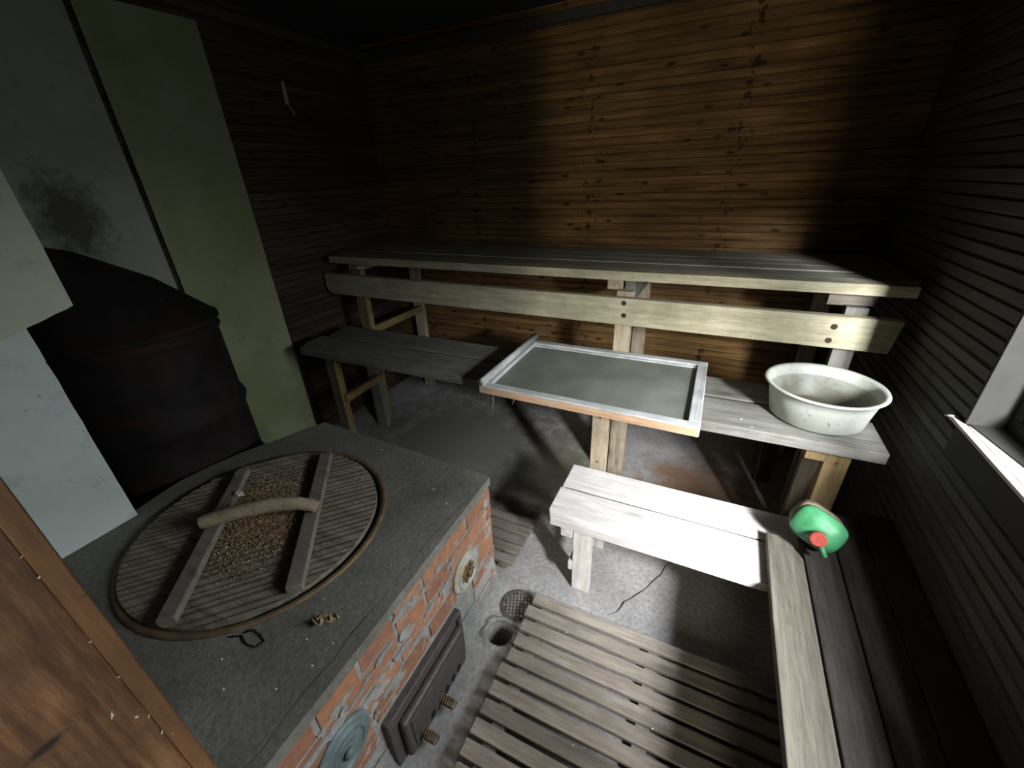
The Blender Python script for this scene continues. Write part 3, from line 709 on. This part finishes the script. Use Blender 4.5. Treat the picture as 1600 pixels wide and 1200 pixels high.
for (x, y) in ((-1.147, 1.051), (-.967, .99), (-.95, 1.0), (-.713, .884), (-.745, .80), (-.80, .93), (-.76, .52), (-.72, .60), (-.77, .34), (-.70, .45), (-.705, .30), (-.70, .36), (-.82, .44), (-.80, .40), (-.74, .23), (-.92, .22), (-.85, .18), (-.69, .70), (-.68, 1.03), (-.93, 1.04), (-1.35, 1.02), (-1.1, 1.03), (-1.45, .13), (-.84, 1.05)):
    chip(x, y, .587, random.uniform(.0025, .0055), 'tiny pale plaster chip lying on the cement top of the stove', 'plaster chips on the stove top')
for u, v_ in ((.30, -.05), (.26, .14), (.02, -.16), (.20, -.2), (-.26, .06), (.33, .08)):
    x, y, _ = at(u, v_, 0); chip(x, y, .6045, random.uniform(.003, .005), 'tiny pale chip lying on the slats of the round lid', 'chips on the lid')
for (x, y) in ((.10, 1.35), (-.28, .94), (.06, .76), (-.15, .62), (-.2, .50), (.24, .95)):
    chip(x, y, .0605 if y < 1.1 else .395, random.uniform(.003, .004), 'tiny pale speck of plaster on the large floor mat' if y < 1.1 else 'tiny pale speck on the low bench', 'specks on the floor mat' if y < 1.1 else None)
chip(.19, 1.586, .74, .006, 'small pale fleck on the long bench left of the basin', None)
chip(.2245, 1.54, .74, .004, 'smaller pale fleck near the front edge of the long bench by the basin', None)
# dry curled leaf and wire loop on the stove top
q = MB(); rg = random.Random(9)
pts = []
for i in range(7):
    row = []
    for j in range(6):
        u, v_ = i/6-.5, j/5-.5
        row.append(q.bm.verts.new((-.757+u*.05+v_*.01, .392+v_*.042*(1-abs(u)*1.1)+u*.02, .589+.012*math.sin(u*5+v_*7)**2+.012*abs(v_)+rg.uniform(0, .004))))
    pts.append(row)
for A, Bc in zip(pts, pts[1:]):
    for j in range(5): q.bm.faces.new((A[j], A[j+1], Bc[j+1], Bc[j]))
o = q.build('dry_leaf', M_LEAF); sd = o.modifiers.new('s', 'SOLIDIFY'); sd.thickness = .001
origin_to(o, (-.757, .392, .588)); tag(o, 'curled dry leaf on the cement stove top in front of the lid', 'leaf')
o = MB().tube([(-.93, .285, .589), (-.915, .30, .592), (-.885, .298, .59), (-.86, .292, .589), (-.868, .272, .591), (-.90, .268, .589), (-.928, .278, .5895), (-.955, .262, .589)], .0022, 6).build('wire_loop', M_WIRE, smooth=True)
origin_to(o, (-.9, .28, .588)); tag(o, 'small bent loop of rusty wire on the stove top', 'wire')

# ------------------------------------------------------------------ drum stove
DM = thing('steel_drum', 'scorched dark steel drum with ribs and sloping hood behind the brick stove', 'drum', (-2.03, .75, 0))
RD = .290; dc = (-2.035, .745, 0)
prof = [(0, .002), (RD-.01, .002), (RD+.006, .006), (RD+.006, .02), (RD-.004, .03)]
for zc_ in (.42, .76):
    prof += [(RD-.004, zc_-.035), (RD+.004, zc_-.02), (RD+.011, zc_), (RD+.004, zc_+.02), (RD-.004, zc_+.035)]
prof += [(RD-.004, 1.07), (RD, 1.085), (RD+.008, 1.095), (RD, 1.105), (RD-.003, 1.12)]
MB().lathe(prof, dc, 64).build('barrel', M_DRUM, DM, smooth=True)
cn = MB(); R2 = []
for r, z_, oy, ox in ((RD+.001, 1.12, 0, 0), (RD+.012, 1.128, 0, 0), (RD+.012, 1.140, 0, 0), (RD, 1.148, 0, 0), (.20, 1.30, -.06, -.02), (.10, 1.425, -.145, -.04), (.068, 1.455, -.195, -.05), (.062, 1.55, -.20, -.05), (.062, ZC, -.20, -.05)):
    R2.append([(dc[0]+ox+r*math.cos(2*PI*k/48), dc[1]+oy+r*math.sin(2*PI*k/48), z_) for k in range(48)])
cn.loft(R2).build('hood', M_DRUM, DM, smooth=True)
MB().tube([(-1.875, .80, 1.20), (-1.865, .80, 1.235)], .014, 10).tube([(-1.90, .80, 1.232), (-1.83, .80, 1.240)], .009, 8).build('damper_knob', M_BLACK, DM)
chip(-1.80, 1.02, 1.120+.018, .004, 'tiny pale speck on the rim of the dark drum', None)

# ------------------------------------------------------------------ cement sheets
def sheet(name, label, poly, x0, th, mat):
    """poly in (y, z) at x0, thickness th towards -x"""
    q = MB(); a = [(x0, p[0], p[1]) for p in poly]; b2 = [(x0-th, p[0], p[1]) for p in poly]
    o = q.loft([b2, a]).build(name, mat, bevel=.0015)
    return tag(o, label, 'fireproof sheet')
# nicked edges
def edge_pts(y0, z0, y1, z1, n, j, rg):
    return [(y0+(y1-y0)*k/n+rg.uniform(-j, j), z0+(z1-z0)*k/n+rg.uniform(-j, j)) for k in range(1, n)]
rg = random.Random(2)
sheet('cement_sheet', 'mossy green tall cement sheet on the left wall, right of the dark seam', [(1.135, .01), (1.615, .01)]+edge_pts(1.615, .01, 1.605, 2.30, 30, .0015, rg)+[(1.603, 2.305), (1.135, 2.29)], -2.345, .007, M_SHEET_A)
o = MB().box(-2.3448, -2.343, 1.12, 1.606, 1.09, 1.0915).build('cement_joint', M_GAPSHADE); bpy.data.objects.remove(o)
sheet('cement_sheet', 'grey stained cement sheet on the left wall, left of the dark seam', [(.02, .01), (1.112, .01)]+edge_pts(1.112, .01, 1.108, 2.32, 20, .001, rg)+[(1.108, 2.32), (.02, 2.32)], -2.342, .007, M_SHEET_B)
sheet('cement_sheet', 'pale grey lower cement sheet standing on the edge of the stove top', [(.005, .589), (.408, .589)]+edge_pts(.408, .589, .405, 1.36, 16, .001, rg)+[(.405, 1.36), (.005, 1.36)], -1.688, .007, M_SHEET_L)
sheet('cement_sheet', 'pale greenish upper cement sheet overlapping the lower one, slanting bottom edge', [(.005, 1.178), (.345, 1.262)]+edge_pts(.345, 1.262, .516, 1.313, 8, .002, rg)+[(.516, 1.313)]+edge_pts(.516, 1.313, .512, 2.38, 20, .0012, rg)+[(.512, 2.38), (.005, 2.38)], -1.676, .007, M_SHEET_U)

# ------------------------------------------------------------------ floor drain grate and open drain
G = thing('drain_grate', 'round iron grate set in the floor by the corner of the mat', 'drain grate', (-.508, 1.002, 0))
gr = MB(); gx, gy = -.508, 1.002
gr.lathe([(0, .0005), (.072, .0005), (.074, .006), (.071, .0075), (.064, .0075), (.063, .004), (0, .004)], (gx, gy, 0), 40)
gr.build('grate_plate', M_RUST, G, smooth=False)
gg = MB()
for i in range(-4, 5):
    for j in range(-4, 5):
        x, y = i*.0145, j*.0145
        if math.hypot(x, y) > .058: continue
        xx = gx+x*.94-y*.34; yy = gy+x*.34+y*.94; s = .0036
        M2 = Matrix.Translation((xx, yy, 0)) @ Matrix.Rotation(.35, 4, 'Z'); gg.box(-s, s, -s, s, .003, .0070, M2)
gg.build('stud_pattern', plain('worn_stud_metal', (.36, .35, .34), .5, .5, 50, .3), G)
DRN = thing('drain_pipe', 'open round drain hole with crumbling cement collar beside the mat', 'drain', (HX, HY, 0))
q = MB(); R2 = []
rg = random.Random(4); wob = [rg.uniform(.92, 1.15) for _ in range(40)]
for r, z_ in ((.051, -.05), (.051, .002), (.056, .008), (.064, .006), (.073, .001)):
    R2.append([(HX+r*(wob[k] if r > .053 else 1)*math.cos(2*PI*k/40), HY+r*(wob[k] if r > .053 else 1)*math.sin(2*PI*k/40), z_) for k in range(40)])
q.loft(R2, cap=False).build('collar', M_PLASTER, DRN, smooth=True)
MB().lathe([(.0508, -.004), (.050, -.01), (.048, -.16), (0, -.16)], (HX, HY, 0), 40).build('pipe', M_PLASTER, DRN, smooth=True)

# ------------------------------------------------------------------ glazed sash on the bench
SH = thing('glazed_sash', 'old window sash with weathered white frame and dusty pane lying on the long bench', 'window sash', (-.40, 1.7, .744))
c00, c10, c11, c01 = (-.860, 1.407), (.050, 1.388), (.050, 2.008), (-.862, 2.008)
def lerp(a, b2, t): return (a[0]+(b2[0]-a[0])*t, a[1]+(b2[1]-a[1])*t)
def quadpt(u, v_): return lerp(lerp(c00, c10, u), lerp(c01, c11, u), v_)
def railq(u0, u1, v0, v1, z0, z1):
    q = MB(); P_ = [quadpt(u0, v0), quadpt(u1, v0), quadpt(u1, v1), quadpt(u0, v1)]; return q.prism(P_, z0, z1)
fu, fv = .045/.95, .042/.66
M_SASH = W('sash', 'x'); M_SASHY = W('sash', 'y')
f1 = railq(0, 1, 0, fv, BZ+.0045, BZ+.043).build('frame_rail', M_SASH, SH, bevel=.003)
railq(.004, .996, -.004/.66, .0, BZ+.006, BZ+.036).build('frame_edge', W('sashside', 'x'), f1)['label'] = 'bare orange-brown wood along the front edge'
railq(0, 1, 1-fv, 1, BZ+.0045, BZ+.043).build('frame_rail', M_SASH, SH, bevel=.003)
railq(0, fu, fv, 1-fv, BZ+.0045, BZ+.043).build('frame_stile', M_SASHY, SH, bevel=.003)
railq(1-fu, 1, fv, 1-fv, BZ+.0045, BZ+.043).build('frame_stile', M_SASHY, SH, bevel=.003)
railq(fu, 1-fu, fv, fv*1.4, BZ+.021, BZ+.033).build('glazing_bead', M_SASH, SH, bevel=.002)
railq(fu, 1-fu, 1-fv*1.4, 1-fv, BZ+.021, BZ+.033).build('glazing_bead', M_SASH, SH, bevel=.002)
railq(fu, 1-fu, fv, 1-fv, BZ+.023, BZ+.027).build('pane', M_DUSTY, SH)
a_, b_2 = quadpt(.018, -.005), quadpt(.018, 1.05)
MB().tube([(a_[0], a_[1], BZ+.056), (b_2[0], b_2[1], BZ+.056)], .017, 12).build('round_molding', M_SASHY, SH, smooth=True)
MB().tube([(a_[0], a_[1], BZ+.056), (a_[0], a_[1]-.001, BZ+.055)], .0165, 12)
# bast threads hanging from the sash edge
for i, (x, l) in enumerate(((-.788, .07), (-.688, .022))):
    o = MB().tube([(x, 1.4005, BZ+.005), (x+.002, 1.3975, BZ+.005-l*.4), (x-.003, 1.3975, BZ+.005-l*.75), (x-.006, 1.3965, BZ+.005-l)], .0013, 5).build('loose_fibre', M_LEAF, SH)

# ------------------------------------------------------------------ basin
bs = MB().lathe([(r_*.9556, z_*.9556) for r_, z_ in ((0, .001), (.150, .001), (.160, .008), (.178, .10), (.184, .128), (.196, .134), (.202, .139), (.199, .144), (.188, .143), (.180, .137), (.173, .10), (.154, .014), (.145, .008), (0, .008))], (0, 0, 0), 72)
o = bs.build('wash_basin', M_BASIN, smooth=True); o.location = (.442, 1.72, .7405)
tag(o, 'round off-white enamel washbasin with grimy inside on the long bench', 'basin')
gm = MB().lathe([(0, .0105), (.06, .0105), (.11, .010), (.14, .0095), (0, .0085)], (0, 0, 0), 40).build('grime', plain('settled_grime', (.10, .085, .055), .9, 0, 20, .5), o)

# ------------------------------------------------------------------ plastic jug lying on the bench
JG = thing('plastic_jug', 'green plastic jug with red cap lying at the end of the side bench', 'jug', (.46, 1.37, .4305))
jc = Vector((.449, 1.311, .533)); ax_ = Vector((-.14, -.86, .40)).normalized()
sx_ = ax_.cross(Vector((0, 0, 1))).normalized(); sz_ = sx_.cross(ax_).normalized()
rt = math.radians(22)
s1 = sx_*math.cos(rt)+sz_*math.sin(rt); s2 = -sx_*math.sin(rt)+sz_*math.cos(rt)
def sq(cen, a, b2, n=28, p=3.2):
    out = []
    for k in range(n):
        t = 2*PI*k/n; ct, st_ = math.cos(t), math.sin(t)
        out.append(cen+s1*a*math.copysign(abs(ct)**(2/p), ct)+s2*b2*math.copysign(abs(st_)**(2/p), st_))
    return out
def cenr(t, off=0): return jc+ax_*t+s2*off*0+(-sz_)*off
body = [sq(cenr(-.13), .055, .042), sq(cenr(-.128), .068, .052), sq(cenr(-.11), .073, .058), sq(cenr(-.02), .074, .058)]
MB().loft(body).build('body', M_JUGB, JG, smooth=True)
sh_ = [sq(cenr(-.022), .075, .059), sq(cenr(-.005), .0755, .0595), sq(cenr(.006), .071, .055), sq(cenr(.016, .006), .055, .043, p=2.6), sq(cenr(.028, .014), .034, .03, p=2.2), sq(cenr(.034, .018), .022, .022, p=2), sq(cenr(.044, .018), .020, .020, p=2)]
MB().loft(sh_).build('shoulder', M_JUGG, JG, smooth=True)['label'] = 'green shoulder'
cp = [sq(cenr(.038, .018), .0235, .0235, p=2), sq(cenr(.056, .018), .0235, .0235, p=2), sq(cenr(.058, .018), .020, .020, p=2)]
cap = MB().loft(cp).build('cap', M_RED, JG, bevel=.001); cap['label'] = 'red screw cap'
h0 = cenr(.03, .04)+s1*(-.005)
MB().tube([cenr(.012, .035)-sx_*.012, cenr(.026, .055)-sx_*.022, cenr(.03, .072)-sx_*.032], [.008, .0085, .0075], 8).build('tab', M_JUGG, JG, smooth=True)

# ------------------------------------------------------------------ odds and ends
o = MB().box(.48, .70, 2.655, 2.672, 0, 1.12).build('loose_board', W('dark', 'z'), bevel=.003); origin_to(o, (.6, 2.61, 0)); tag(o, 'dark upright board in the back right corner under the top shelf', 'board')
mb = MB().box(.40, .475, 2.25, 2.28, 0, .62, Matrix.Identity(4)); o = mb.build('loose_board', W('dark', 'z'), bevel=.003); origin_to(o, (.437, 2.315, 0)); tag(o, 'narrow dark board standing on the floor under the right end of the long bench', 'board')
HK = MB().box(-.006, .0, -.012, .012, -.055, .055).build('wall_hook', M_COVER, bevel=.001); HK.location = (XL+.012, 2.01, 2.075)
MB().tube([(XL+.012, 2.006, 2.015), (XL+.03, 2.006, 2.0), (XL+.045, 2.006, 1.985), (XL+.045, 2.006, 1.965)], .007, 8).build('hook', M_COVER, HK)
tag(HK, 'small pale metal hook high on the dark left wall', 'hook')
# cobwebs at the window sill
for nm, pts, lab in (('cobweb', [(.80, 1.512, .912), (.80, 1.505, .925), (.81, 1.495, .933), (.82, 1.49, .945)], 'wispy cobweb standing on the window sill'), ('cobweb', [(.71, 1.53, .905), (.722, 1.52, .911), (.735, 1.515, .912)], 'scrap of cobweb at the inner corner of the sill')):
    o = MB().tube(pts, [.003, .0045, .005, .002][:len(pts)], 6).build(nm, M_WEB, smooth=True); origin_to(o, pts[0]); tag(o, lab, 'cobweb')
# scraps of web and fluff caught on the jamb
rg = random.Random(21)
for (y, z) in ((.037, 1.366), (.039, 1.346), (.038, 1.264), (.037, 1.215), (.034, 1.15), (.030, 1.163), (.038, 1.125), (.039, 1.105), (.020, 1.19)):
    pts = [Vector((-.4185, y, z))]
    for k in range(4): pts.append(pts[-1]+Vector((rg.uniform(-.0002, .0006), rg.uniform(-.0025, .0025), rg.uniform(-.003, .003))))
    o = MB().tube(pts, [.0003, .0006, .0007, .0005, .0002], 5).build('web_scrap', M_WEB); origin_to(o, pts[0]); tag(o, 'tiny pale scrap of web caught on the brown door frame', 'web scrap', 'web scraps on the door frame')
